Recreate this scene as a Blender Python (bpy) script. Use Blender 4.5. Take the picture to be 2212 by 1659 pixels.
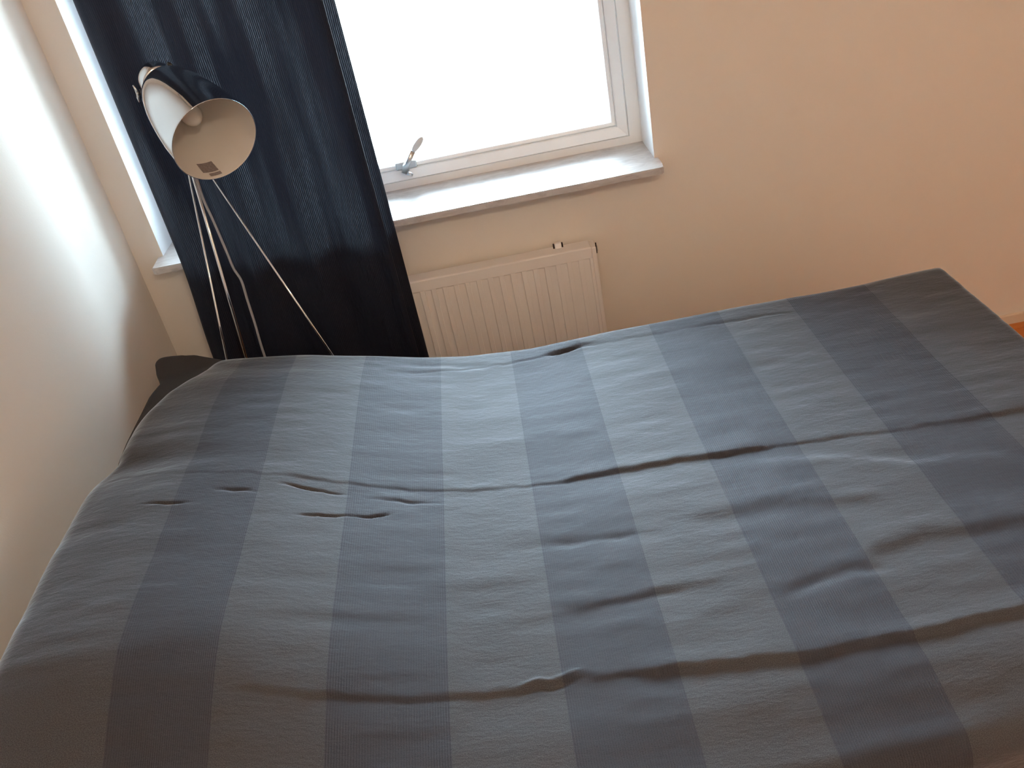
import bpy, bmesh, math, random
import numpy as np
from mathutils import Vector, Matrix

random.seed(7)
np.random.seed(7)
S = bpy.context.scene
for o in list(bpy.data.objects):
    bpy.data.objects.remove(o)
COL = S.collection

# ------------------------------------------------------------------ camera
cam_d = bpy.data.cameras.new('camera')
cam_d.sensor_fit = 'HORIZONTAL'
cam_d.sensor_width = 36.0
cam_d.lens = 1912.06 / 2212.0 * 36.0
cam_d.clip_start = 0.02
cam = bpy.data.objects.new('camera', cam_d)
COL.objects.link(cam)
cam.matrix_world = Matrix(((0.9814, 0.1904, 0.0246, 0.0),
                           (-0.0803, 0.5237, -0.8481, -2.34),
                           (-0.1744, 0.8303, 0.5293, 1.60),
                           (0, 0, 0, 1)))
S.camera = cam

# ------------------------------------------------------------------ world, light, exposure
W = bpy.data.worlds.new('sky')
S.world = W
W.use_nodes = True
bg = W.node_tree.nodes['Background']
SKY_STRENGTH = 88.0
bg.inputs['Strength'].default_value = SKY_STRENGTH
_n, _l = W.node_tree.nodes, W.node_tree.links                 # overcast sky: brighter overhead, pale ground below
_tc = _n.new('ShaderNodeTexCoord')
_sx = _n.new('ShaderNodeSeparateXYZ')
_l.new(_tc.outputs['Generated'], _sx.inputs[0])
_mr = _n.new('ShaderNodeMapRange')
_mr.inputs['From Min'].default_value = -1.0
_l.new(_sx.outputs['Z'], _mr.inputs['Value'])
_cr = _n.new('ShaderNodeValToRGB')
_e = _cr.color_ramp.elements
_e[0].position, _e[0].color = 0.0, (0.22, 0.24, 0.25, 1)
_e[1].position, _e[1].color = 1.0, (0.74, 0.98, 1.16, 1)
for _p, _c in ((0.47, (0.20, 0.24, 0.26, 1)), (0.53, (0.22, 0.30, 0.35, 1))):
    _x = _e.new(_p)
    _x.color = _c
_l.new(_mr.outputs[0], _cr.inputs['Fac'])
_l.new(_cr.outputs['Color'], bg.inputs['Color'])

ROOM_X0, ROOM_X1, ROOM_Y0, ROOM_Z1 = -1.018, 2.55, -3.6, 2.55
WX0, WX1, WZ0, WZ1, WD = -0.94, 0.439, 0.766, 1.80, 0.16      # window opening

PEND_GLOW = 218.0                                            # warm bulb in the pendant globe
S.view_settings.view_transform = 'Standard'
S.view_settings.look = 'None'
S.view_settings.gamma = 1.0
S.view_settings.use_curve_mapping = False
S.view_settings.exposure = 0.0
S.cycles.max_bounces = 12
S.cycles.diffuse_bounces = 8
S.cycles.transparent_max_bounces = 12

# ------------------------------------------------------------------ node helpers
def mat(name):
    m = bpy.data.materials.new(name)
    m.use_nodes = True
    return m, m.node_tree.nodes, m.node_tree.links, m.node_tree.nodes['Principled BSDF']

def N(nodes, typ, **kw):
    n = nodes.new(typ)
    for k, v in kw.items():
        if k in n.inputs:
            n.inputs[k].default_value = v
        else:
            setattr(n, k, v)
    return n

def mathn(nodes, links, op, a, b=None, clamp=False):
    n = nodes.new('ShaderNodeMath')
    n.operation = op
    n.use_clamp = clamp
    for i, x in enumerate((a, b)):
        if x is None:
            continue
        if isinstance(x, (int, float)):
            n.inputs[i].default_value = x
        else:
            links.new(x, n.inputs[i])
    return n.outputs[0]

def mixc(nodes, links, f, a, b):
    n = nodes.new('ShaderNodeMix')
    n.data_type = 'RGBA'
    for i, x in ((0, f), (6, a), (7, b)):
        if isinstance(x, (int, float)):
            n.inputs[i].default_value = x
        elif isinstance(x, tuple):
            n.inputs[i].default_value = (*x, 1)
        else:
            links.new(x, n.inputs[i])
    return n.outputs[2]

def plain(name, col, rough=0.5, metal=0.0, noise=0.0, nscale=40, bump=0.0, bscale=200, spec=0.5):
    m, n, l, p = mat(name)
    p.inputs['Roughness'].default_value = rough
    p.inputs['Metallic'].default_value = metal
    p.inputs['Specular IOR Level'].default_value = spec
    tc = n.new('ShaderNodeTexCoord')
    if noise > 0:
        nz = N(n, 'ShaderNodeTexNoise', Scale=nscale, Detail=4.0)
        l.new(tc.outputs['Object'], nz.inputs['Vector'])
        a = tuple(c * (1 - noise) for c in col)
        b = tuple(min(1, c * (1 + noise)) for c in col)
        l.new(mixc(n, l, nz.outputs['Fac'], a, b), p.inputs['Base Color'])
    else:
        p.inputs['Base Color'].default_value = (*col, 1)
    if bump > 0:
        nb = N(n, 'ShaderNodeTexNoise', Scale=bscale, Detail=3.0)
        l.new(tc.outputs['Object'], nb.inputs['Vector'])
        bp = N(n, 'ShaderNodeBump', Strength=bump, Distance=0.002)
        l.new(nb.outputs['Fac'], bp.inputs['Height'])
        l.new(bp.outputs['Normal'], p.inputs['Normal'])
    return m

M_WALL = plain('wall_paint', (0.78, 0.725, 0.66), 0.75, noise=0.015, nscale=6, bump=0.12, bscale=260, spec=0.25)
M_CEIL = plain('ceiling_paint', (0.78, 0.74, 0.68), 0.85)
M_TRIM = plain('trim_paint', (0.70, 0.58, 0.46), 0.5)
M_FRAME = plain('window_paint', (0.90, 0.93, 0.95), 0.38, noise=0.04, nscale=14, bump=0.05, bscale=60)
M_RAD = plain('radiator_enamel', (0.84, 0.80, 0.77), 0.32, noise=0.01, nscale=20)
M_DARK = plain('dark_gap', (0.03, 0.015, 0.012), 0.8)
M_CHROME = plain('chrome', (0.66, 0.69, 0.72), 0.05, metal=1.0)
M_STEEL = plain('dull_steel', (0.52, 0.55, 0.57), 0.3, metal=1.0)
M_BLACK = plain('black_plastic', (0.02, 0.02, 0.022), 0.4)
M_CABLE = plain('grey_cable', (0.30, 0.30, 0.31), 0.35)
M_WHITEIN = plain('white_enamel', (0.70, 0.665, 0.62), 0.5)
M_BULB = plain('bulb_glass', (0.66, 0.63, 0.58), 0.25)
M_KNOB = plain('white_plastic', (0.72, 0.72, 0.71), 0.35)
M_BEDWOOD = plain('bed_wood', (0.16, 0.08, 0.04), 0.5, noise=0.2, nscale=9)
M_MATT = plain('mattress_ticking', (0.6, 0.6, 0.58), 0.9, bump=0.2)

# wood floor boards
def make_floor_mat():
    m, n, l, p = mat('orange_wood_floor')
    tc = n.new('ShaderNodeTexCoord')
    mp = N(n, 'ShaderNodeMapping')
    mp.inputs['Scale'].default_value = (1.2, 14, 1)
    l.new(tc.outputs['Object'], mp.inputs['Vector'])
    nz = N(n, 'ShaderNodeTexNoise', Scale=3.0, Detail=6.0)
    l.new(mp.outputs['Vector'], nz.inputs['Vector'])
    l.new(mixc(n, l, nz.outputs['Fac'], (0.40, 0.115, 0.018), (0.56, 0.20, 0.045)), p.inputs['Base Color'])
    p.inputs['Roughness'].default_value = 0.35
    return m
M_FLOOR = make_floor_mat()

def make_stone_mat():
    m, n, l, p = mat('sill_stone')
    tc = n.new('ShaderNodeTexCoord')
    mp = N(n, 'ShaderNodeMapping')
    mp.inputs['Scale'].default_value = (9, 22, 30)
    l.new(tc.outputs['Object'], mp.inputs['Vector'])
    nz = N(n, 'ShaderNodeTexNoise', Scale=1.4, Detail=7.0, Roughness=0.65, Distortion=1.2)
    l.new(mp.outputs['Vector'], nz.inputs['Vector'])
    cr = n.new('ShaderNodeValToRGB')
    cr.color_ramp.elements[0].position = 0.3
    cr.color_ramp.elements[0].color = (0.40, 0.36, 0.34, 1)
    cr.color_ramp.elements[1].position = 0.66
    cr.color_ramp.elements[1].color = (0.60, 0.57, 0.55, 1)
    l.new(nz.outputs['Fac'], cr.inputs['Fac'])
    l.new(cr.outputs['Color'], p.inputs['Base Color'])
    p.inputs['Roughness'].default_value = 0.3
    return m
M_STONE = make_stone_mat()

def make_glass_mat():
    m, n, l, p = mat('window_glass')
    n.remove(p)
    out = n['Material Output']
    tr = N(n, 'ShaderNodeBsdfTransparent')
    gl = N(n, 'ShaderNodeBsdfGlossy', Roughness=0.02)
    fr = N(n, 'ShaderNodeFresnel', IOR=1.45)
    mx = n.new('ShaderNodeMixShader')
    l.new(fr.outputs[0], mx.inputs[0])
    l.new(tr.outputs[0], mx.inputs[1])
    l.new(gl.outputs[0], mx.inputs[2])
    l.new(mx.outputs[0], out.inputs['Surface'])
    return m
M_GLASS = make_glass_mat()

# bedspread: woven stripes, UV.x counts stripes, UV.y metres along the stripe
def make_cover_mat():
    m, n, l, p = mat('striped_woven_cotton')
    uv = n.new('ShaderNodeUVMap')
    uv.uv_map = 'cloth'
    sx = n.new('ShaderNodeSeparateXYZ')
    l.new(uv.outputs['UV'], sx.inputs[0])
    u, v = sx.outputs[0], sx.outputs[1]
    half = mathn(n, l, 'MULTIPLY', u, 0.5)
    fr = mathn(n, l, 'FRACT', half)
    d = mathn(n, l, 'SUBTRACT', fr, 0.5)
    dark = mathn(n, l, 'LESS_THAN', d, 0.0)                 # 1 in the dark ribbed stripes
    rib = mathn(n, l, 'SINE', mathn(n, l, 'MULTIPLY', u, 2 * math.pi * 46))
    # heathered fibre colour
    cmb = n.new('ShaderNodeCombineXYZ')
    l.new(mathn(n, l, 'MULTIPLY', u, 130.0), cmb.inputs[0])
    l.new(mathn(n, l, 'MULTIPLY', v, 900.0), cmb.inputs[1])
    nz = N(n, 'ShaderNodeTexNoise', Scale=1.0, Detail=2.0)
    l.new(cmb.outputs[0], nz.inputs['Vector'])
    gr = N(n, 'ShaderNodeMapRange')
    gr.inputs['From Min'].default_value = 0.32
    gr.inputs['From Max'].default_value = 0.68
    l.new(nz.outputs['Fac'], gr.inputs['Value'])
    lightc = mixc(n, l, gr.outputs[0], (0.021, 0.0200, 0.0222), (0.070, 0.0665, 0.0700))
    darkc = mixc(n, l, gr.outputs[0], (0.015, 0.0141, 0.0180), (0.042, 0.0398, 0.0475))
    ribf = mathn(n, l, 'MULTIPLY', mathn(n, l, 'ADD', rib, 1.0), 0.14)
    darkr = mixc(n, l, ribf, darkc, (0.048, 0.048, 0.056))
    l.new(mixc(n, l, dark, lightc, darkr), p.inputs['Base Color'])
    p.inputs['Roughness'].default_value = 0.75
    p.inputs['Specular IOR Level'].default_value = 0.25
    l.new(mathn(n, l, 'SUBTRACT', 0.62, mathn(n, l, 'MULTIPLY', dark, 0.18)), p.inputs['Sheen Weight'])
    p.inputs['Sheen Roughness'].default_value = 0.36
    p.inputs['Sheen Tint'].default_value = (0.80, 0.89, 1.0, 1)
    # small crinkles running across the stripes plus thread grain
    c2 = n.new('ShaderNodeCombineXYZ')
    l.new(mathn(n, l, 'MULTIPLY', u, 7.0), c2.inputs[0])
    l.new(mathn(n, l, 'MULTIPLY', v, 105.0), c2.inputs[1])
    n2 = N(n, 'ShaderNodeTexNoise', Scale=1.0, Detail=3.0, Roughness=0.6, Distortion=0.25)
    l.new(c2.outputs[0], n2.inputs['Vector'])
    bp = N(n, 'ShaderNodeBump', Strength=0.34, Distance=0.0035)
    l.new(n2.outputs['Fac'], bp.inputs['Height'])
    b2 = N(n, 'ShaderNodeBump', Strength=0.25, Distance=0.0006)
    l.new(mathn(n, l, 'MULTIPLY', rib, dark), b2.inputs['Height'])
    l.new(bp.outputs['Normal'], b2.inputs['Normal'])
    l.new(b2.outputs['Normal'], p.inputs['Normal'])
    return m
M_COVER = make_cover_mat()

def make_fabric(name, col, bump=0.3, bscale=500):
    m = plain(name, col, 0.85, noise=0.15, nscale=300, bump=bump, bscale=bscale, spec=0.2)
    return m
M_PILLOW = make_fabric('pillowcase_cotton', (0.030, 0.024, 0.023))

def make_curtain_mat():
    m, n, l, p = mat('navy_ribbed_curtain')
    out = n['Material Output']
    uv = n.new('ShaderNodeUVMap')
    uv.uv_map = 'cloth'
    sx = n.new('ShaderNodeSeparateXYZ')
    l.new(uv.outputs['UV'], sx.inputs[0])
    u, v = sx.outputs[0], sx.outputs[1]
    wob = N(n, 'ShaderNodeTexNoise', Scale=9.0, Detail=2.0)
    l.new(uv.outputs['UV'], wob.inputs['Vector'])
    rib = mathn(n, l, 'SINE', mathn(n, l, 'ADD', mathn(n, l, 'MULTIPLY', u, 2 * math.pi / 0.0046),
                                     mathn(n, l, 'MULTIPLY', wob.outputs['Fac'], 9.0)))
    # broken pin-holes of light between the ribs
    c = n.new('ShaderNodeCombineXYZ')
    l.new(mathn(n, l, 'MULTIPLY', u, 320.0), c.inputs[0])
    l.new(mathn(n, l, 'MULTIPLY', v, 70.0), c.inputs[1])
    nz = N(n, 'ShaderNodeTexNoise', Scale=1.0, Detail=3.0)
    l.new(c.outputs[0], nz.inputs['Vector'])
    g = mathn(n, l, 'MULTIPLY', mathn(n, l, 'POWER', mathn(n, l, 'MULTIPLY', mathn(n, l, 'ADD', rib, 1.0), 0.5), 2.0),
              mathn(n, l, 'MULTIPLY', nz.outputs['Fac'], 1.5))
    l.new(mixc(n, l, g, (0.0075, 0.009, 0.018), (0.016, 0.018, 0.029)), p.inputs['Base Color'])
    p.inputs['Roughness'].default_value = 0.7
    p.inputs['Specular IOR Level'].default_value = 0.2
    tl = N(n, 'ShaderNodeBsdfTranslucent')
    cb = n.new('ShaderNodeCombineXYZ')                         # backlit bands of the folds, put into the translucent colour by noise
    l.new(mathn(n, l, 'MULTIPLY', u, 13.0), cb.inputs[0])
    l.new(mathn(n, l, 'MULTIPLY', v, 1.1), cb.inputs[1])
    nb = N(n, 'ShaderNodeTexNoise', Scale=1.0, Detail=2.0)
    l.new(cb.outputs[0], nb.inputs['Vector'])
    mr = n.new('ShaderNodeMapRange')
    mr.interpolation_type = 'SMOOTHSTEP'
    mr.inputs['From Min'].default_value = 0.42
    mr.inputs['From Max'].default_value = 0.62
    l.new(nb.outputs['Fac'], mr.inputs['Value'])
    g3 = mathn(n, l, 'MULTIPLY', mathn(n, l, 'POWER', g, 1.5), mr.outputs[0])
    l.new(mixc(n, l, g3, (0.0048, 0.0058, 0.0090), (0.11, 0.118, 0.133)), tl.inputs['Color'])
    mx = n.new('ShaderNodeMixShader')
    mx.inputs[0].default_value = 0.12
    l.new(p.outputs[0], mx.inputs[1])
    l.new(tl.outputs[0], mx.inputs[2])
    l.new(mx.outputs[0], out.inputs['Surface'])
    bp = N(n, 'ShaderNodeBump', Strength=0.3, Distance=0.001)
    l.new(rib, bp.inputs['Height'])
    l.new(bp.outputs['Normal'], p.inputs['Normal'])
    return m
M_CURT = make_curtain_mat()

def make_label_mat():
    m, n, l, p = mat('printed_label')
    tc = n.new('ShaderNodeTexCoord')
    nz = N(n, 'ShaderNodeTexNoise', Scale=260.0, Detail=2.0)
    l.new(tc.outputs['Object'], nz.inputs['Vector'])
    l.new(mixc(n, l, nz.outputs['Fac'], (0.10, 0.08, 0.08), (0.34, 0.29, 0.28)), p.inputs['Base Color'])
    p.inputs['Roughness'].default_value = 0.5
    return m
M_LABEL = make_label_mat()

# ------------------------------------------------------------------ object helpers
def tag(o, label=None, cat=None, group=None, kind=None):
    if label: o['label'] = label
    if cat: o['category'] = cat
    if group: o['group'] = group
    if kind: o['kind'] = kind
    return o

def empty(name, loc=(0, 0, 0)):
    o = bpy.data.objects.new(name, None)
    o.location = loc
    o.empty_display_size = 0.1
    COL.objects.link(o)
    return o

def put(name, me, m, parent=None, smooth=False):
    me.materials.append(m)
    if smooth:
        me.polygons.foreach_set('use_smooth', [True] * len(me.polygons))
    o = bpy.data.objects.new(name, me)
    COL.objects.link(o)
    if parent is not None:
        o.parent = parent
        par = parent
        off = Vector((0, 0, 0))
        while par is not None:
            off += par.location
            par = par.parent
        me.transform(Matrix.Translation(-off))
    return o

def mesh_from(name, verts, faces):
    me = bpy.data.meshes.new(name)
    me.from_pydata([tuple(map(float, v)) for v in verts], [], faces)
    me.update()
    return me

def bm_mesh(name, bm):
    bmesh.ops.recalc_face_normals(bm, faces=bm.faces)
    me = bpy.data.meshes.new(name)
    bm.to_mesh(me)
    bm.free()
    return me

def add_box(bm, lo, hi, bevel=0.0, seg=2):
    r = bmesh.ops.create_cube(bm, size=1.0)
    vs = r['verts']
    c = (Vector(lo) + Vector(hi)) / 2
    s = Vector(hi) - Vector(lo)
    for v in vs:
        v.co = Vector((v.co.x * s.x, v.co.y * s.y, v.co.z * s.z)) + c
    if bevel > 0:
        es = list({e for v in vs for e in v.link_edges})
        bmesh.ops.bevel(bm, geom=es, offset=bevel, segments=seg, affect='EDGES', profile=0.5)

def box(name, lo, hi, m, parent=None, bevel=0.0, seg=2):
    bm = bmesh.new()
    add_box(bm, lo, hi, bevel, seg)
    return put(name, bm_mesh(name, bm), m, parent)

def add_tube(bm, pts, r, n=10, cap=True):
    pts = [Vector(p) for p in pts]
    rs = r if isinstance(r, (list, tuple)) else [r] * len(pts)
    rings = []
    up = Vector((0.31, 0.17, 0.93)).normalized()
    for i, p in enumerate(pts):
        t = (pts[min(i + 1, len(pts) - 1)] - pts[max(i - 1, 0)]).normalized()
        a = t.cross(up)
        if a.length < 1e-3:
            a = t.cross(Vector((1, 0, 0)))
        a.normalize()
        b = t.cross(a)
        rings.append([bm.verts.new(p + (a * math.cos(2 * math.pi * k / n) + b * math.sin(2 * math.pi * k / n)) * rs[i]) for k in range(n)])
    for A, B in zip(rings, rings[1:]):
        for k in range(n):
            bm.faces.new((A[k], A[(k + 1) % n], B[(k + 1) % n], B[k]))
    if cap:
        bm.faces.new(rings[0])
        bm.faces.new(rings[-1])

def tube(name, pts, r, m, parent=None, n=10):
    bm = bmesh.new()
    add_tube(bm, pts, r, n)
    return put(name, bm_mesh(name, bm), m, parent, True)

def spline(pts, k=8):
    P = [Vector(p) for p in pts]
    P = [P[0] * 2 - P[1]] + P + [P[-1] * 2 - P[-2]]
    out = []
    for i in range(1, len(P) - 2):
        for j in range(k):
            t = j / k
            a, b, c, d = P[i - 1], P[i], P[i + 1], P[i + 2]
            out.append(0.5 * (2 * b + (c - a) * t + (2 * a - 5 * b + 4 * c - d) * t * t + (3 * b - a - 3 * c + d) * t ** 3))
    out.append(P[-2])
    return out

def frame_axes(d):
    d = Vector(d).normalized()
    a = d.cross(Vector((0, 0, 1)) if abs(d.z) < 0.99 else Vector((0, 1, 0))).normalized()
    b = d.cross(a).normalized()
    return d, a, b

def lathe(name, org, d, prof, m, parent=None, n=64, closed_ends=True):
    d, a, b = frame_axes(d)
    org = Vector(org)
    bm = bmesh.new()
    rings = []
    for t, r in prof:
        if r < 1e-6:
            rings.append([bm.verts.new(org + d * t)])
        else:
            rings.append([bm.verts.new(org + d * t + (a * math.cos(2 * math.pi * k / n) + b * math.sin(2 * math.pi * k / n)) * r) for k in range(n)])
    for A, B in zip(rings, rings[1:]):
        for k in range(n):
            k2 = (k + 1) % n
            if len(A) == 1 and len(B) == 1:
                continue
            if len(A) == 1:
                bm.faces.new((A[0], B[k2], B[k]))
            elif len(B) == 1:
                bm.faces.new((A[k], A[k2], B[0]))
            else:
                bm.faces.new((A[k], A[k2], B[k2], B[k]))
    return put(name, bm_mesh(name, bm), m, parent, True)

def grid_mesh(name, X, Y, Z, uvU=None, uvV=None):
    nr, nc = X.shape
    me = bpy.data.meshes.new(name)
    co = np.stack([X, Y, Z], -1).reshape(-1, 3).astype(np.float32)
    i = np.arange(nr * nc).reshape(nr, nc)
    q = np.stack([i[:-1, :-1], i[:-1, 1:], i[1:, 1:], i[1:, :-1]], -1).reshape(-1, 4)
    me.vertices.add(len(co))
    me.vertices.foreach_set('co', co.ravel())
    me.loops.add(q.size)
    me.loops.foreach_set('vertex_index', q.ravel().astype(np.int32))
    me.polygons.add(len(q))
    me.polygons.foreach_set('loop_start', np.arange(0, q.size, 4, dtype=np.int32))
    me.polygons.foreach_set('loop_total', np.full(len(q), 4, dtype=np.int32))
    me.update(calc_edges=True)
    if uvU is not None:
        lay = me.uv_layers.new(name='cloth')
        uv = np.stack([uvU.ravel()[q.ravel()], uvV.ravel()[q.ravel()]], -1).astype(np.float32)
        lay.data.foreach_set('uv', uv.ravel())
    me.validate()
    return me

def vnoise(X, Y, seed):
    """smooth value noise on numpy arrays"""
    rs = np.random.RandomState(seed)
    T = rs.rand(256, 256)
    xi = np.floor(X).astype(int); yi = np.floor(Y).astype(int)
    fx = X - xi; fy = Y - yi
    fx = fx * fx * fx * (fx * (6 * fx - 15) + 10); fy = fy * fy * fy * (fy * (6 * fy - 15) + 10)
    g = lambda a, b: T[a % 256, b % 256]
    return ((g(xi, yi) * (1 - fx) + g(xi + 1, yi) * fx) * (1 - fy) + (g(xi, yi + 1) * (1 - fx) + g(xi + 1, yi + 1) * fx) * fy) * 2 - 1

def sstep(x, a, b):
    t = np.clip((x - a) / (b - a), 0, 1)
    return t * t * (3 - 2 * t)

# ================================================================== room shell
T = 0.12
tag(box('floor', (ROOM_X0 - T, ROOM_Y0 - T, -T), (ROOM_X1 + T, T, 0), M_FLOOR), kind='structure')
tag(box('ceiling', (ROOM_X0 - T, ROOM_Y0 - T, ROOM_Z1), (ROOM_X1 + T, T + 0.2, ROOM_Z1 + T), M_CEIL), kind='structure')
tag(box('wall_left', (ROOM_X0 - T, ROOM_Y0 - T, 0), (ROOM_X0, 0.32, ROOM_Z1), M_WALL), kind='structure')
tag(box('wall_right', (ROOM_X1, ROOM_Y0 - T, 0), (ROOM_X1 + T, 0.32, ROOM_Z1), M_WALL), kind='structure')
tag(box('wall_front', (ROOM_X0, ROOM_Y0 - T, 0), (ROOM_X1, ROOM_Y0, ROOM_Z1), M_WALL), kind='structure')
bm = bmesh.new()                                             # window wall with its opening
def wall_with_hole():
    xs = [ROOM_X0, WX0, WX1, ROOM_X1]
    zs = [0, WZ0 - 0.019, WZ1, ROOM_Z1]
    y0, y1 = 0.0, 0.32
    V = {}
    def v(x, y, z):
        k = (round(x, 5), round(y, 5), round(z, 5))
        if k not in V:
            V[k] = bm.verts.new(k)
        return V[k]
    for i in range(3):
        for j in range(3):
            if i == 1 and j == 1:
                continue
            for y in (y0, y1):
                bm.faces.new((v(xs[i], y, zs[j]), v(xs[i + 1], y, zs[j]), v(xs[i + 1], y, zs[j + 1]), v(xs[i], y, zs[j + 1])))
    a, b, c, d = xs[1], xs[2], zs[1], zs[2]
    for (p, q) in (((a, c), (a, d)), ((a, d), (b, d)), ((b, d), (b, c)), ((b, c), (a, c))):
        bm.faces.new((v(p[0], y0, p[1]), v(q[0], y0, q[1]), v(q[0], y1, q[1]), v(p[0], y1, p[1]))).material_index = 1
wall_with_hole()
wb = put('wall_back', bm_mesh('wall_back', bm), M_WALL)
wb.data.materials.append(M_FRAME)                             # window paint put on the reveals to bounce more daylight onto the frame
tag(wb, kind='structure')

def skirting(name, lo, hi):
    tag(box(name, lo, hi, M_TRIM, bevel=0.003), kind='structure')
skirting('baseboard_back', (ROOM_X0, -0.012, 0), (ROOM_X1, 0, 0.046))
skirting('baseboard_left', (ROOM_X0, ROOM_Y0, 0), (ROOM_X0 + 0.012, -0.012, 0.046))
# orange quarter-round strip where floor meets baseboard
bm = bmesh.new()
n = 6
prof = [(-0.012, 0.0)] + [(-0.012 - 0.014 * math.cos(a), 0.014 * math.sin(a)) for a in [i * math.pi / 2 / n for i in range(n + 1)]]
rows = []
for x in (ROOM_X0 + 0.012, ROOM_X1):
    rows.append([bm.verts.new((x, p[0], p[1])) for p in prof])
k = len(prof)
for i in range(k):
    bm.faces.new((rows[0][i], rows[0][(i + 1) % k], rows[1][(i + 1) % k], rows[1][i]))
bm.faces.new(rows[0]); bm.faces.new(rows[1])
tag(put('trim_1', bm_mesh('trim_1', bm), M_FLOOR), kind='structure')

# ================================================================== window
win = empty('window_1', ((WX0 + WX1) / 2, WD, WZ0))
tag(win, kind='structure')
def ring_pieces(name, x0, x1, z0, z1, w, prof, m, parent):
    """four mitred bars round an opening; prof = (inward offset, y) cross-section"""
    corners = [(x0, z0, 1, 1), (x1, z0, -1, 1), (x1, z1, -1, -1), (x0, z1, 1, -1)]
    for s in range(4):
        A, B = corners[s], corners[(s + 1) % 4]
        bm = bmesh.new()
        r0 = [bm.verts.new((A[0] + A[2] * o, y, A[1] + A[3] * o)) for o, y in prof]
        r1 = [bm.verts.new((B[0] + B[2] * o, y, B[1] + B[3] * o)) for o, y in prof]
        k = len(prof)
        for i in range(k):
            bm.faces.new((r0[i], r0[(i + 1) % k], r1[(i + 1) % k], r1[i]))
        bm.faces.new(r0); bm.faces.new(r1)
        put(name, bm_mesh(name, bm), m, parent)
# fixed frame, bevelled opening sash, glazing bead
ring_pieces('window_frame', WX0, WX1, WZ0 - 0.012, WZ1, .04, [(0, WD), (0.034, WD), (0.036, WD + 0.004), (0.036, WD + 0.07), (0, WD + 0.07)], M_FRAME, win)
ring_pieces('sash', WX0 + 0.0365, WX1 - 0.0365, WZ0 + 0.0235, WZ1 - 0.0365, .04,
            [(0, WD + 0.004), (0.003, WD - 0.010), (0.0055, WD - 0.012), (0.029, WD + 0.004), (0.031, WD + 0.008), (0.031, WD + 0.05), (0, WD + 0.05)], M_FRAME, win)
ring_pieces('glazing_bead', WX0 + 0.0685, WX1 - 0.0685, WZ0 + 0.0555, WZ1 - 0.0685, .02,
            [(0, WD + 0.010), (0.004, WD + 0.006), (0.012, WD + 0.009), (0.0175, WD + 0.024), (0.0175, WD + 0.05), (0, WD + 0.05)], M_FRAME, win)
box('glass_pane', (WX0 + 0.08, WD + 0.030, WZ0 + 0.066), (WX1 - 0.08, WD + 0.034, WZ1 - 0.08), M_GLASS, win)

# handle: steel back plate, bent lever, white grip
hx, hz = -0.2405, WZ0 + 0.066
hb = box('handle', (hx - 0.030, WD - 0.003, hz - 0.011), (hx + 0.030, WD + 0.014, hz + 0.011), M_STEEL, win, 0.003)
hb['label'] = 'steel lever handle with white grip'
bm = bmesh.new()
add_tube(bm, [(hx, WD + 0.008, hz), (hx, WD - 0.036, hz)], 0.010, 14)
put('handle_pivot', bm_mesh('handle_pivot', bm), M_STEEL, hb, True)
def flat_bar(name, pts, w, th, m, parent, rnd=0.002):
    """flat bar along pts, ws wide in X, th thick"""
    bm = bmesh.new()
    P = [Vector(p) for p in pts]
    ws = w if isinstance(w, list) else [w] * len(P)
    ths = th if isinstance(th, list) else [th] * len(P)
    rings = []
    for i, p in enumerate(P):
        t = (P[min(i + 1, len(P) - 1)] - P[max(i - 1, 0)]).normalized()
        s = Vector((1, 0, -t.x / max(t.z, .2))).normalized() if abs(t.z) > .2 else Vector((1, 0, 0))
        s = (s - t * s.dot(t)).normalized()
        q = t.cross(s)
        ring = []
        for k in range(12):
            a = 2 * math.pi * k / 12
            cx, cy = math.cos(a), math.sin(a)
            e = 0.55
            ring.append(bm.verts.new(p + s * (math.copysign(abs(cx) ** e, cx) * ws[i] / 2) + q * (math.copysign(abs(cy) ** e, cy) * ths[i] / 2)))
        rings.append(ring)
    for A, B in zip(rings, rings[1:]):
        for k in range(12):
            bm.faces.new((A[k], A[(k + 1) % 12], B[(k + 1) % 12], B[k]))
    bm.faces.new(rings[0]); bm.faces.new(rings[-1])
    return put(name, bm_mesh(name, bm), m, parent, True)
yh = WD - 0.042
flat_bar('handle_lever', [(hx - 0.006, yh, hz - 0.008), (hx + 0.010, yh - 0.003, hz + 0.018), (hx + 0.033, yh - 0.007, hz + 0.050)], [0.0165, 0.0135, 0.0135], [0.008, 0.008, 0.006], M_STEEL, hb)
flat_bar('handle_catch', [(hx - 0.002, yh + 0.002, hz - 0.008), (hx + 0.009, yh + 0.003, hz - 0.015), (hx + 0.015, yh + 0.004, hz - 0.019)], [0.012, 0.011, 0.008], 0.008, M_STEEL, hb)
gl = [(0.0, 0.011), (0.006, 0.015), (0.016, 0.0185), (0.028, 0.019), (0.038, 0.0165), (0.045, 0.012), (0.049, 0.004)]
dv = Vector((0.036, -0.006, 0.036)).normalized()
g0 = Vector((hx + 0.0335, yh - 0.007, hz + 0.0505))
flat_bar('handle_grip', [g0 + dv * t for t, w in gl], [w for t, w in gl], [min(0.011, w * .7) for t, w in gl], M_KNOB, hb)

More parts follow.
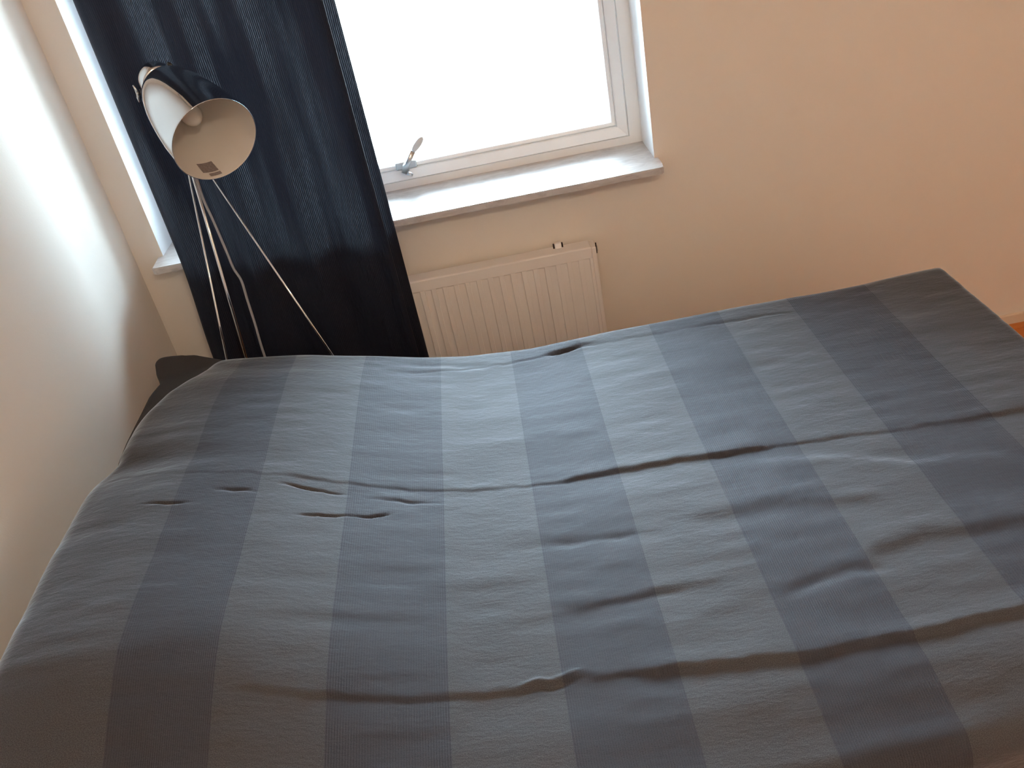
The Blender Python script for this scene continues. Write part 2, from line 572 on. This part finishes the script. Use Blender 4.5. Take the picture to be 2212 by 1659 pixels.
# stone sill with rounded ends
bm = bmesh.new()
def sill_outline():
    y0, y1 = -0.083, WD
    xl, xr = WX0 - 0.013, WX1 + 0.010
    pts = [(WX0, y1), (WX0, 0.0), (xl, 0.0)]
    r = 0.010
    pts += [(xl + r * 0.2, y0 + 0.03), (xl + r - r * math.cos(0.5), y0 + r - r * math.sin(0.5)), (xl + r, y0)]
    pts += [(xr - r, y0), (xr - r + r * math.sin(0.9), y0 + r - r * math.cos(0.9)), (xr, y0 + 0.03), (xr, 0.0), (WX1, 0.0), (WX1, y1)]
    return pts
pts = sill_outline()
top = [bm.verts.new((x, y, WZ0)) for x, y in pts]
bot = [bm.verts.new((x, y, WZ0 - 0.019)) for x, y in pts]
bm.faces.new(top); bm.faces.new(bot)
k = len(pts)
for i in range(k):
    bm.faces.new((top[i], top[(i + 1) % k], bot[(i + 1) % k], bot[i]))
es = [e for e in bm.edges if e.verts[0].co.z == e.verts[1].co.z and max(e.verts[0].co.y, e.verts[1].co.y) < -0.001]
bmesh.ops.bevel(bm, geom=es, offset=0.002, segments=2, affect='EDGES')
sill = put('window_sill', bm_mesh('window_sill', bm), M_STONE, win)

# ================================================================== radiator under the sill
RX0, RX1, RZ0, RZ1, RY = -0.76, 0.2395, 0.10, 0.5826, -0.088
rad = empty('radiator', ((RX0 + RX1) / 2, -0.03, 0.0))
tag(rad, 'white ribbed panel radiator on the wall below the window sill', 'radiator')
box('panel', (RX0 + 0.010, RY + 0.0055, RZ0), (RX1 - 0.013, RY + 0.018, RZ1 - 0.001), M_RAD, rad, 0.004, 3)
box('rear_panel', (RX0 + 0.012, -0.045, RZ0), (RX1 - 0.015, -0.032, RZ1 - 0.012), M_RAD, rad, 0.004)
for x0, x1 in ((RX0, RX0 + 0.010), (RX1 - 0.013, RX1)):
    box('side_cover', (x0, RY + 0.003, RZ0 + 0.01), (x1, -0.032, RZ1 - 0.003), M_RAD, rad, 0.004, 3)
box('top_cover', (RX0 + 0.010, RY + 0.001, RZ1 - 0.012), (RX1 - 0.013, -0.034, RZ1 + 0.0005), M_RAD, rad, 0.006, 4)
# front sheet: bands above and below, proud ribs left standing between pressed channels
CZ0, CZ1, PITCH, CW = RZ0 + 0.035, 0.5475, 0.0322, 0.0178
box('top_band', (RX0 + 0.010, RY, CZ1), (RX1 - 0.013, RY + 0.0075, RZ1), M_RAD, rad, 0.0035, 3)
box('bottom_band', (RX0 + 0.010, RY, RZ0), (RX1 - 0.013, RY + 0.0075, CZ0), M_RAD, rad, 0.002)
bm = bmesh.new()
add_box(bm, (-(PITCH - CW) / 2, 0, CZ0 - 0.003), ((PITCH - CW) / 2, 0.0075, CZ1 + 0.0025), 0.0014, 2)
rme = bm_mesh('rib', bm)
rme.materials.append(M_RAD)
x = 0.2087 - PITCH / 2
while x > RX0 + 0.03:
    o = bpy.data.objects.new('rib', rme)
    COL.objects.link(o)
    o.parent = rad
    o.location = Vector((x, RY, 0)) - rad.location
    x -= PITCH
for x0, x1 in ((0.2087 + CW / 2, RX1 - 0.013), (RX0 + 0.010, x + PITCH - (PITCH - CW) / 2 - CW)):
    box('edge_band', (x0, RY, CZ0 - 0.003), (x1, RY + 0.0075, CZ1 + 0.0025), M_RAD, rad, 0.0014)
# wall bracket clip and air vent
box('bracket_clip', (0.129, -0.056, RZ1 - 0.02), (0.148, -0.040, RZ1 + 0.016), M_RAD, rad, 0.003)
for x in (0.1245, 0.1485):
    box('clip_slot', (x, -0.052, RZ1 - 0.01), (x + 0.0045, -0.044, RZ1 + 0.013), M_DARK, rad, 0.001)
tube('air_vent', [(RX1 - 0.004, -0.062, RZ1 - 0.018), (RX1 + 0.006, -0.062, RZ1 - 0.018)], 0.008, M_STEEL, rad, 10)
box('vent_slot', (RX1 + 0.0005, -0.070, RZ1 - 0.030), (RX1 + 0.004, -0.0665, RZ1 + 0.002), M_DARK, rad, 0.001)
for z in (RZ0 + 0.03,):
    tube('supply_pipe', [(RX1 + 0.0, -0.055, z), (RX1 + 0.03, -0.055, z), (RX1 + 0.035, -0.055, z - 0.005), (RX1 + 0.035, -0.055, 0.0)], 0.008, M_RAD, rad, 10)

# ================================================================== curtain
def curtain():
    # plan of the cloth from left hem to the stacked folds on the right
    key = [(-0.862, -0.096), (-0.850, -0.112), (-0.815, -0.124), (-0.765, -0.106), (-0.715, -0.120), (-0.66, -0.134), (-0.605, -0.112),
           (-0.55, -0.126), (-0.505, -0.138), (-0.455, -0.114), (-0.415, -0.128), (-0.375, -0.142), (-0.345, -0.134),
           (-0.320, -0.147), (-0.3085, -0.143), (-0.3075, -0.135), (-0.314, -0.129), (-0.321, -0.121), (-0.315, -0.113),
           (-0.300, -0.108), (-0.291, -0.103), (-0.2862, -0.097)]
    P = spline([(x, y, 0) for x, y in key], 10)
    px = np.array([p.x for p in P]) + 0.003; py = np.array([p.y for p in P]) - 0.012
    s = np.concatenate([[0], np.cumsum(np.hypot(np.diff(px), np.diff(py)))])
    z = np.linspace(0.035, 1.88, 60)
    Xg = np.repeat(px[None, :], len(z), 0); Yg = np.repeat(py[None, :], len(z), 0); Zg = np.repeat(z[:, None], len(px), 1)
    fade = sstep(s, 0, 0.05)[None, :] * (1 - sstep(s, 0.50, 0.57))[None, :]
    Yg = Yg + fade * 0.006 * vnoise(Xg * 13 + 3.0, Zg * 1.1 + 5, 11) + fade * 0.003 * vnoise(Xg * 34, Zg * 2.3 + 9, 12)
    # hem strays outward a little below the sill
    low = sstep(-Zg, -0.80, -0.45)
    Xg = Xg - (1 - sstep(s, 0.0, 0.25))[None, :] * 0.018 * low
    Yg = Yg - 0.004 * low
    me = grid_mesh('curtain', Xg, Yg, Zg, np.repeat(s[None, :], len(z), 0), Zg)
    return me
curt = empty('curtain', (-0.575, -0.11, 0.035))
tag(curt, 'navy ribbed curtain hanging over the left half of the window behind the lamp', 'curtain')
put('curtain_panel', curtain(), M_CURT, curt, True)
# rod the curtain hangs from, above the picture
rod = empty('curtain_rod', (-0.25, -0.10, 1.885))
tag(rod, 'slim steel curtain rod above the window, carrying the navy curtain', 'curtain rod')
tube('rod_tube', [(-0.99, -0.105, 1.893), (0.55, -0.105, 1.893)], 0.009, M_STEEL, rod, 12)
for x in (-0.97, 0.53):
    box('rod_bracket', (x - 0.012, -0.108, 1.875), (x + 0.012, 0.0, 1.89), M_STEEL, rod, 0.002)

# ================================================================== pendant lamp behind the photographer
PL = Vector((0.50, -2.95, 2.36))
pend = empty('pendant_lamp', (PL.x, PL.y, 0))
pend.location = PL
tag(pend, 'lit warm globe pendant lamp hanging from the ceiling behind the viewer', 'pendant lamp')
def make_glow():
    m, n, l, p = mat('warm_globe_glass')
    p.inputs['Base Color'].default_value = (0.9, 0.8, 0.65, 1)
    p.inputs['Emission Color'].default_value = (1.0, 0.80, 0.60, 1)
    p.inputs['Emission Strength'].default_value = PEND_GLOW
    return m
lathe('globe', PL + Vector((0, 0, 0.075)), (0, 0, -1), [(0.075 - 0.075 * math.cos(a), 0.075 * math.sin(a)) for a in [i * math.pi / 16 for i in range(17)]], make_glow(), pend, 32)
tube('pendant_flex', [PL + Vector((0, 0, 0.07)), (PL.x, PL.y, ROOM_Z1 - 0.02)], 0.003, M_BLACK, pend, 8)
lathe('ceiling_rose', Vector((PL.x, PL.y, ROOM_Z1)), (0, 0, -1), [(0, 0), (0, 0.05), (0.02, 0.045), (0.03, 0.01), (0.03, 0)], M_KNOB, pend, 24)

# ================================================================== tripod lamp
HUB = Vector((-0.6875, -0.25, 1.1425))
lamp = empty('floor_lamp', (HUB.x, HUB.y, 0))
tag(lamp, 'chrome tripod floor lamp with tilted bell shade in the window corner', 'lamp')
for foot in ((-0.8367, -0.40, 0.0), (-0.798, -0.20, 0.0), (-0.3273, -0.40, 0.0)):
    f = Vector(foot)
    d = (f - HUB).normalized()
    rr = 0.0042 if foot[1] == -0.20 else 0.0027
    lg = tube('leg', [HUB + d * 0.0, f + (HUB - f) * 0.0 + Vector((0, 0, 0.004))], rr, M_CHROME, lamp, 14)
    bm = bmesh.new()
    add_tube(bm, [f - d * 0.02 + Vector((0, 0, 0.004)), f + Vector((0, 0, 0.0045))], 0.0075, 12)
    put('rubber_foot', bm_mesh('rubber_foot', bm), M_BLACK, lg, True)
lathe('hub', HUB + Vector((0, 0, 0.014)), (0, 0, -1), [(0, 0), (0, 0.010), (0.003, 0.013), (0.022, 0.013), (0.027, 0.008), (0.027, 0)], M_CHROME, lamp, 24)
tube('neck', spline([HUB + Vector((0, 0, 0.008)), (-0.706, -0.248, 1.1475), (-0.724, -0.245, 1.154), (-0.7335, -0.241, 1.168), (-0.7415, -0.230, 1.198), (-0.7452, -0.219, 1.224)], 8), 0.0058, M_CHROME, lamp, 14)
AX = Vector((0.5126, -0.766, -0.388)).normalized()
OPEN = Vector((-0.5615, -0.44, 1.1485))
L = 0.292
BACK = OPEN - AX * L
R1 = 0.0945
outer = [(0.0, 0.0), (0.0, 0.030), (0.002, 0.0345), (0.007, 0.0385), (0.014, 0.040), (0.034, 0.0405), (0.038, 0.039), (0.0385, 0.0355), (0.046, 0.0355), (0.0465, 0.038),
         (0.050, 0.044), (0.058, 0.0515), (0.070, 0.0585), (0.085, 0.0645), (0.105, 0.0705), (0.135, 0.0775), (0.165, 0.0825), (0.20, 0.0872), (0.24, 0.0912), (L - 0.002, R1 - 0.0003), (L, R1)]
sh = lathe('shade', BACK, AX, outer + [(L + 0.0006, R1 - 0.0006), (L, R1 - 0.0014)], M_CHROME, lamp, 72)
inner = [(L - 0.0002, R1 - 0.0014)] + [(t, r - 0.002) for t, r in reversed(outer[9:-2])] + [(0.0475, 0.0)]
lin = lathe('shade_lining', BACK, AX, inner, M_WHITEIN, lamp, 72)
lin['label'] = 'white painted inside of the shade'
# bulb in its socket
lathe('socket', BACK + AX * 0.049, AX, [(0, 0.0), (0, 0.017), (0.090, 0.017), (0.093, 0.014), (0.093, 0)], M_KNOB, lamp, 24)
bulb = [(0.0, 0.012), (0.010, 0.013), (0.022, 0.019), (0.036, 0.0235), (0.050, 0.0225), (0.062, 0.016), (0.068, 0.008), (0.070, 0.0)]
lathe('bulb', BACK + AX * 0.140, AX, bulb, M_BULB, lamp, 28)
# labels stuck to the lining
d_, a_, b_ = frame_axes(AX)
def lin_r(t):
    for (t0, r0), (t1, r1) in zip(outer, outer[1:]):
        if t0 <= t <= t1:
            return r0 + (r1 - r0) * (t - t0) / max(1e-9, t1 - t0) - 0.0028
def sticker(name, t0, t1, th0, th1, k=6):
    bm = bmesh.new()
    rows = []
    for i in range(3):
        t = t0 + (t1 - t0) * i / 2
        rows.append([bm.verts.new(BACK + AX * t + (a_ * math.cos(th0 + (th1 - th0) * j / k) + b_ * math.sin(th0 + (th1 - th0) * j / k)) * lin_r(t)) for j in range(k + 1)])
    for A, B in zip(rows, rows[1:]):
        for j in range(k):
            bm.faces.new((A[j], A[j + 1], B[j + 1], B[j]))
    o = put(name, bm_mesh(name, bm), M_LABEL, lamp)
    o['label'] = 'dark printed sticker'
STK = 0.0
TH = math.radians(80)
sticker('sticker', 0.236, 0.270, TH - 0.20, TH + 0.20)
sticker('sticker', 0.274, 0.284, TH - 0.08, TH + 0.21)
# clamp that holds the shade on the neck: yoke plate, bolt, wing nut, switch knob
CL = Vector((-0.7455, -0.217, 1.2300))
side = Vector((-0.98, -0.15, 0.12)).normalized()
bm = bmesh.new()
add_tube(bm, [CL - side * 0.008, CL + side * 0.012], 0.0035, 10)
put('clamp_bolt', bm_mesh('clamp_bolt', bm), M_BLACK, lamp, True)
bm = bmesh.new()
add_tube(bm, [CL + Vector((0, 0, -0.012)), CL + Vector((0, 0, 0.010))], 0.0075, 12)
put('clamp_block', bm_mesh('clamp_block', bm), M_BLACK, lamp, True)
bm = bmesh.new()
c0 = CL + side * 0.0135
add_tube(bm, [c0 - side * 0.003, c0 + side * 0.003], 0.006, 12)
wdir = Vector((0, 0, 1)) - side * side.z
wdir.normalize()
for sgn in (-1, 1):
    add_tube(bm, [c0, c0 + wdir * sgn * 0.010 + side * 0.002, c0 + wdir * sgn * 0.019 + side * (0.005 if sgn > 0 else 0.001)], [0.0042, 0.0034, 0.0022], 8)
put('wing_nut', bm_mesh('wing_nut', bm), M_STEEL, lamp, True)
kn = BACK + AX * 0.055 + (Vector((0.45, 0.1, 0.88)) - AX * Vector((0.45, 0.1, 0.88)).dot(AX)).normalized() * 0.050
kd = (kn - (BACK + AX * 0.055)).normalized()
lathe('switch_knob', kn - kd * 0.002, kd, [(0, 0), (0, 0.006), (0.007, 0.006), (0.009, 0.004), (0.009, 0)], M_BLACK, lamp, 18)
# flex hanging from the lamp head to the floor
cable_pts = [BACK + Vector((0.0, 0.0, -0.036)) + AX * 0.02, (-0.692, -0.262, 1.16), (-0.681, -0.27, 1.10), (-0.6839, -0.27, 1.0316), (-0.6870, -0.27, 0.9813), (-0.6830, -0.27, 0.9196), (-0.6795, -0.27, 0.8398), (-0.6780, -0.27, 0.7956),
             (-0.6705, -0.27, 0.7587), (-0.6737, -0.27, 0.7028), (-0.677, -0.27, 0.6357), (-0.6834, -0.27, 0.5385), (-0.685, -0.275, 0.3), (-0.67, -0.28, 0.08), (-0.63, -0.29, 0.006), (-0.5, -0.3, 0.0045)]
tube('flex', spline(cable_pts, 8), 0.0032, M_CABLE, lamp, 10)

# ================================================================== bed
BX0, BX1, BY0, BY1 = -0.985, 0.985, -1.60, -0.53
bed = empty('bed', ((BX0 + BX1) / 2, (BY0 + BY1) / 2, 0))
tag(bed, 'single bed under the striped bedspread, its head against the left wall', 'bed')
box('frame', (BX0, BY0 + 0.02, 0.18), (BX1 - 0.03, BY1 - 0.02, 0.30), M_BEDWOOD, bed, 0.006)
for x in (BX0 + 0.06, BX1 - 0.10):
    for y in (BY0 + 0.08, BY1 - 0.08):
        box('leg', (x - 0.025, y - 0.025, 0), (x + 0.025, y + 0.025, 0.18), M_BEDWOOD, bed, 0.004)
box('mattress', (BX0 + 0.005, BY0 + 0.03, 0.30), (BX1 - 0.035, BY1 - 0.035, 0.520), M_MATT, bed, 0.03, 4)

# bedspread -----------------------------------------------------------------
ZT = 0.552
PKX = np.array([-1.1, -0.95, -0.86, -0.80, -0.70, -0.60, -0.50, -0.40, -0.26, -0.15, 0.0, 2.0])
PKH = np.array([0.135, 0.140, 0.150, 0.158, 0.157, 0.140, 0.120, 0.088, 0.040, 0.014, 0.0, 0.0])
xs_ = np.linspace(-1.1, 2.0, 3101)
ph_ = np.interp(xs_, PKX, PKH)
ker = np.hanning(91); ker /= ker.sum()
ph_ = np.convolve(np.pad(ph_, 45, mode='edge'), ker, 'valid')
def pillow_h(X):
    return np.interp(X, xs_, ph_)

def crease(X, Y, pts, amp, w, mode='groove', step=0.0, sw=0.03):
    """fold along a polyline given as (x, y); groove cuts in, step lowers the near side"""
    pts = np.array(pts, float)
    yc = np.interp(X, pts[:, 0], pts[:, 1])
    ends = sstep(X, pts[0, 0], pts[0, 0] + 0.05) * (1 - sstep(X, pts[-1, 0] - 0.05, pts[-1, 0]))
    d = Y - yc - 0.0028 * vnoise(X * 38 + 11, X * 0 + 5, 51) - 0.0011 * vnoise(X * 110 + 3, X * 0 + 9, 52)
    amp = amp * (0.75 + 0.45 * vnoise(X * 22 + 7, X * 0 + amp * 900, 53))
    h = np.zeros_like(X)
    h -= amp * np.exp(-(d / w) ** 2)
    if step:
        h += step * np.tanh(d / (w * 1.2)) * np.exp(-(d / sw) ** 2)
    return h * ends

def base_height(X, Y):
    far = 0.97 - 0.15 * sstep(Y, -0.68, -0.50)
    near = 1 - 0.75 * sstep(-Y, 1.36, 1.72)
    gap = 1 - 0.07 * np.exp(-((Y + 0.93) / 0.04) ** 2) * (1 - sstep(X, -0.75, -0.55))
    H = pillow_h(X) * far * near * gap
    H += 0.0025 * vnoise(X * 3.1 + 7, Y * 6.0 + 3, 3)
    H += 0.0012 * vnoise(X * 7 + 1, Y * 19 + 30, 4) + 0.0008 * vnoise(X * 14 + 2, Y * 45 + 60, 5)
    # near edge sags then rolls over on the foot half
    H -= 0.020 * sstep(-Y, 1.52, 1.66) * sstep(X, -0.2, 0.3)
    H += 0.007 * np.exp(-((Y + 1.67) / 0.025) ** 2) * sstep(X, 0.25, 0.5)
    return H

CRE = []
def fine_height(X, Y):
    H = np.zeros_like(X)
    for c in CRE:
        H += crease(X, Y, **c)
    return H
CRE += [
    # long packing fold across the middle
    dict(pts=[(-0.82, -0.955), (-0.62, -0.985), (-0.50, -1.000), (-0.40, -1.012)], amp=0.0007, w=0.0035, step=0.0006, sw=0.05),
    dict(pts=[(-0.50, -1.000), (-0.36, -1.018), (-0.2, -1.028), (0.0, -1.034), (0.05, -1.035), (0.23, -1.038), (0.48, -1.055), (0.70, -1.078), (0.92, -1.085)], amp=0.0013, w=0.0042, step=0.0014, sw=0.06),
    dict(pts=[(0.00, -1.034), (0.12, -1.032), (0.25, -1.038), (0.42, -1.050)], amp=0.0032, w=0.0055, step=0.0026, sw=0.04),
    # second packing fold near the camera
    dict(pts=[(-0.52, -1.47), (-0.40, -1.485), (-0.27, -1.495), (-0.12, -1.500), (0.0, -1.492), (0.15, -1.505), (0.28, -1.518), (0.46, -1.533), (0.72, -1.545)], amp=0.002, w=0.005, step=0.002, sw=0.05),
    dict(pts=[(0.05, -1.500), (0.17, -1.506), (0.30, -1.520), (0.46, -1.533), (0.80, -1.545)], amp=0.0, w=0.006, step=0.0036, sw=0.03),
    # fold along the window side
    dict(pts=[(-0.30, -0.600), (-0.16, -0.585), (0.0, -0.570), (0.11, -0.556), (0.21, -0.565), (0.40, -0.572), (0.64, -0.585)], amp=0.0016, w=0.004, step=0.0006, sw=0.05),
    dict(pts=[(0.03, -0.566), (0.08, -0.560), (0.13, -0.553), (0.18, -0.556)], amp=0.008, w=0.007),
    dict(pts=[(-0.30, -0.555), (-0.20, -0.562), (-0.08, -0.575)], amp=0.005, w=0.012),
    dict(pts=[(-0.125, -1.492), (-0.06, -1.482), (0.01, -1.470)], amp=-0.0055, w=0.0042),
    dict(pts=[(-0.115, -1.500), (-0.06, -1.493), (0.02, -1.483)], amp=0.004, w=0.004),
    # short slits on the pillow slope
    dict(pts=[(-0.51, -1.020), (-0.44, -1.036), (-0.36, -1.050)], amp=0.006, w=0.0026),
    dict(pts=[(-0.36, -1.050), (-0.28, -1.058), (-0.19, -1.064)], amp=0.003, w=0.004),
    dict(pts=[(-0.72, -1.062), (-0.68, -1.068), (-0.62, -1.070)], amp=0.006, w=0.0026),
    dict(pts=[(-0.62, -1.030), (-0.56, -1.042), (-0.52, -1.048)], amp=0.005, w=0.004),
    dict(pts=[(-0.47, -1.112), (-0.40, -1.108), (-0.33, -1.106), (-0.28, -1.090)], amp=0.007, w=0.0026),
    # soft folds on the foot half
    dict(pts=[(0.44, -1.355), (0.56, -1.345), (0.68, -1.355), (0.80, -1.38)], amp=0.0, w=0.012, step=0.004, sw=0.05),
    dict(pts=[(0.30, -1.400), (0.42, -1.385), (0.50, -1.395)], amp=0.004, w=0.012),
    dict(pts=[(0.20, -1.20), (0.36, -1.20), (0.55, -1.24)], amp=0.0, w=0.012, step=0.003, sw=0.04),
    dict(pts=[(0.36, -1.08), (0.48, -1.10), (0.62, -1.16), (0.80, -1.19)], amp=0.0, w=0.012, step=-0.003, sw=0.04),
    dict(pts=[(-0.04, -1.36), (0.10, -1.355), (0.26, -1.35)], amp=0.002, w=0.008, step=0.002, sw=0.03),
    dict(pts=[(-0.04, -1.20), (0.06, -1.205), (0.16, -1.215)], amp=0.003, w=0.010),
]
def bedspread():
    # cloth coordinates: u along the bed, v across it
    u = np.concatenate([np.linspace(-1.20, -0.88, 60, endpoint=False), np.arange(-0.88, 1.06, 0.0042), np.linspace(1.06, 1.34, 40)])
    v = np.concatenate([np.linspace(-0.10, -0.44, 50, endpoint=False), np.arange(-0.44, -1.76, -0.0026), np.linspace(-1.76, -2.10, 50)])
    U, V = np.meshgrid(u, v)
    # edge roll: returns in-plane coordinate and drop
    def roll(s, r):
        s = np.maximum(s, 0)
        a = np.minimum(s / r, math.pi / 2)
        return r * np.sin(a), r * (1 - np.cos(a)) + np.maximum(0, s - r * math.pi / 2)
    rl, rf, rn, rr = 0.05, 0.05, 0.05, 0.016
    u_left, u_right = -0.80, 0.980
    v_far, v_near = -0.534, -1.655
    dl, zl = roll(u_left - U, rl)
    dr, zr = roll(U - u_right, rr)
    df, zf = roll(V - v_far, rf)
    dn, zn = roll(v_near - V, rn)
    X = np.clip(U, u_left, u_right) - dl + dr
    Y = np.clip(V, v_near, v_far) + df - dn
    # where the head end lies: nearer the wall on the near pillow, pulled in at the far one
    sh = 0.004 - 0.040 * sstep(-V, 0.885, 0.955) + 0.112 * sstep(V, -0.80, -0.47)
    X = X + sh * sstep(-U, 0.62, 0.80)
    # far edge bows with the cloth
    Y = Y + (0.006 * vnoise(X * 4 + 2, X * 0 + 1, 21)) * sstep(V, -0.66, -0.52)
    # near edge tapers towards the foot
    Y = Y + 0.12 * sstep(-V, 1.2, 1.66) * np.clip(X - 0.30, 0, None) 
    H = base_height(X, np.maximum(Y, -1.8)) + fine_height(U, V) * (zn < 0.02) * (zl < 0.02)
    drop = zl + zn + np.maximum(zr, zf) + 0.35 * np.minimum(zr, zf)
    # hanging parts carry slow vertical folds
    hang_f = sstep(zf, 0.03, 0.2); hang_n = sstep(zn, 0.03, 0.2); hang_r = sstep(zr, 0.03, 0.2)
    Y = Y + hang_f * 0.010 * vnoise(X * 8 + 4, X * 0, 31) - hang_n * 0.012 * (vnoise(X * 7 + 9, X * 0, 32) + 0.6)
    X = X + hang_r * 0.012 * (vnoise(Y * 8 + 4, Y * 0, 33) + 0.5)
    Z = np.maximum(ZT + H - drop, 0.03)
    X = np.maximum(X, -1.012)
    # stripe count along the bed, set from where each stripe edge lies
    edges = np.array([-1.35, -1.18, -1.01, -0.835, -0.664, -0.528, -0.375, -0.205, -0.041, 0.125, 0.292, 0.457, 0.620, 0.803, 1.00, 1.17, 1.34, 1.5])
    UU = np.interp(U, edges, np.arange(len(edges)) + 0.0)
    return grid_mesh('bedspread', X, Y, Z, UU, V)
spread = put('bedspread', bedspread(), M_COVER, None, True)
tag(spread, 'grey bedspread with broad woven stripes laid over the bed and pillows', 'bedspread')

# pillow whose corner sticks out from under the bedspread
def build_pillow(name, x0, x1, y0, y1, zc, th):
    nu, nv = 70, 70
    A, B = np.meshgrid(np.linspace(-1, 1, nu), np.linspace(-1, 1, nv))
    e = (1 - np.abs(A) ** 7) * (1 - np.abs(B) ** 7)
    h = th / 2 * np.clip(e, 0, 1) ** 0.30
    Xp = x0 + (A + 1) / 2 * (x1 - x0)
    far = y1 - 0.42 * np.clip(Xp - x0, 0, 0.32)               # dog-eared far corner
    Yp = y0 + (B + 1) / 2 * (far - y0)
    Xp = Xp + 0.034 * (1 - sstep(Yp, -0.58, -0.47)) * (1 - A) / 2
    wr = 0.003 * vnoise(A * 5 + 3, B * 5 + 8, 41)
    cap = ZT + base_height(Xp, Yp) - 0.010                    # stays under the cloth
    zt = np.minimum(zc + h + wr * (h / th) + 0.05 * (Xp - x0), cap + 0.5 * np.clip(Yp + 0.53, 0, 1))
    zb = np.minimum(zc - h + 0.05 * (Xp - x0), zt)
    bm = bmesh.new()
    bm.from_mesh(grid_mesh(name, Xp, Yp, zt))
    bm.from_mesh(grid_mesh(name, Xp, Yp, zb))
    bmesh.ops.remove_doubles(bm, verts=bm.verts, dist=0.0004)
    return put(name, bm_mesh(name, bm), M_PILLOW, None, True)
pil = build_pillow('pillow', -0.872, -0.48, -0.90, -0.442, 0.664, 0.074)
tag(pil, 'dark brown-grey pillow with one corner poking out from under the bedspread', 'pillow')
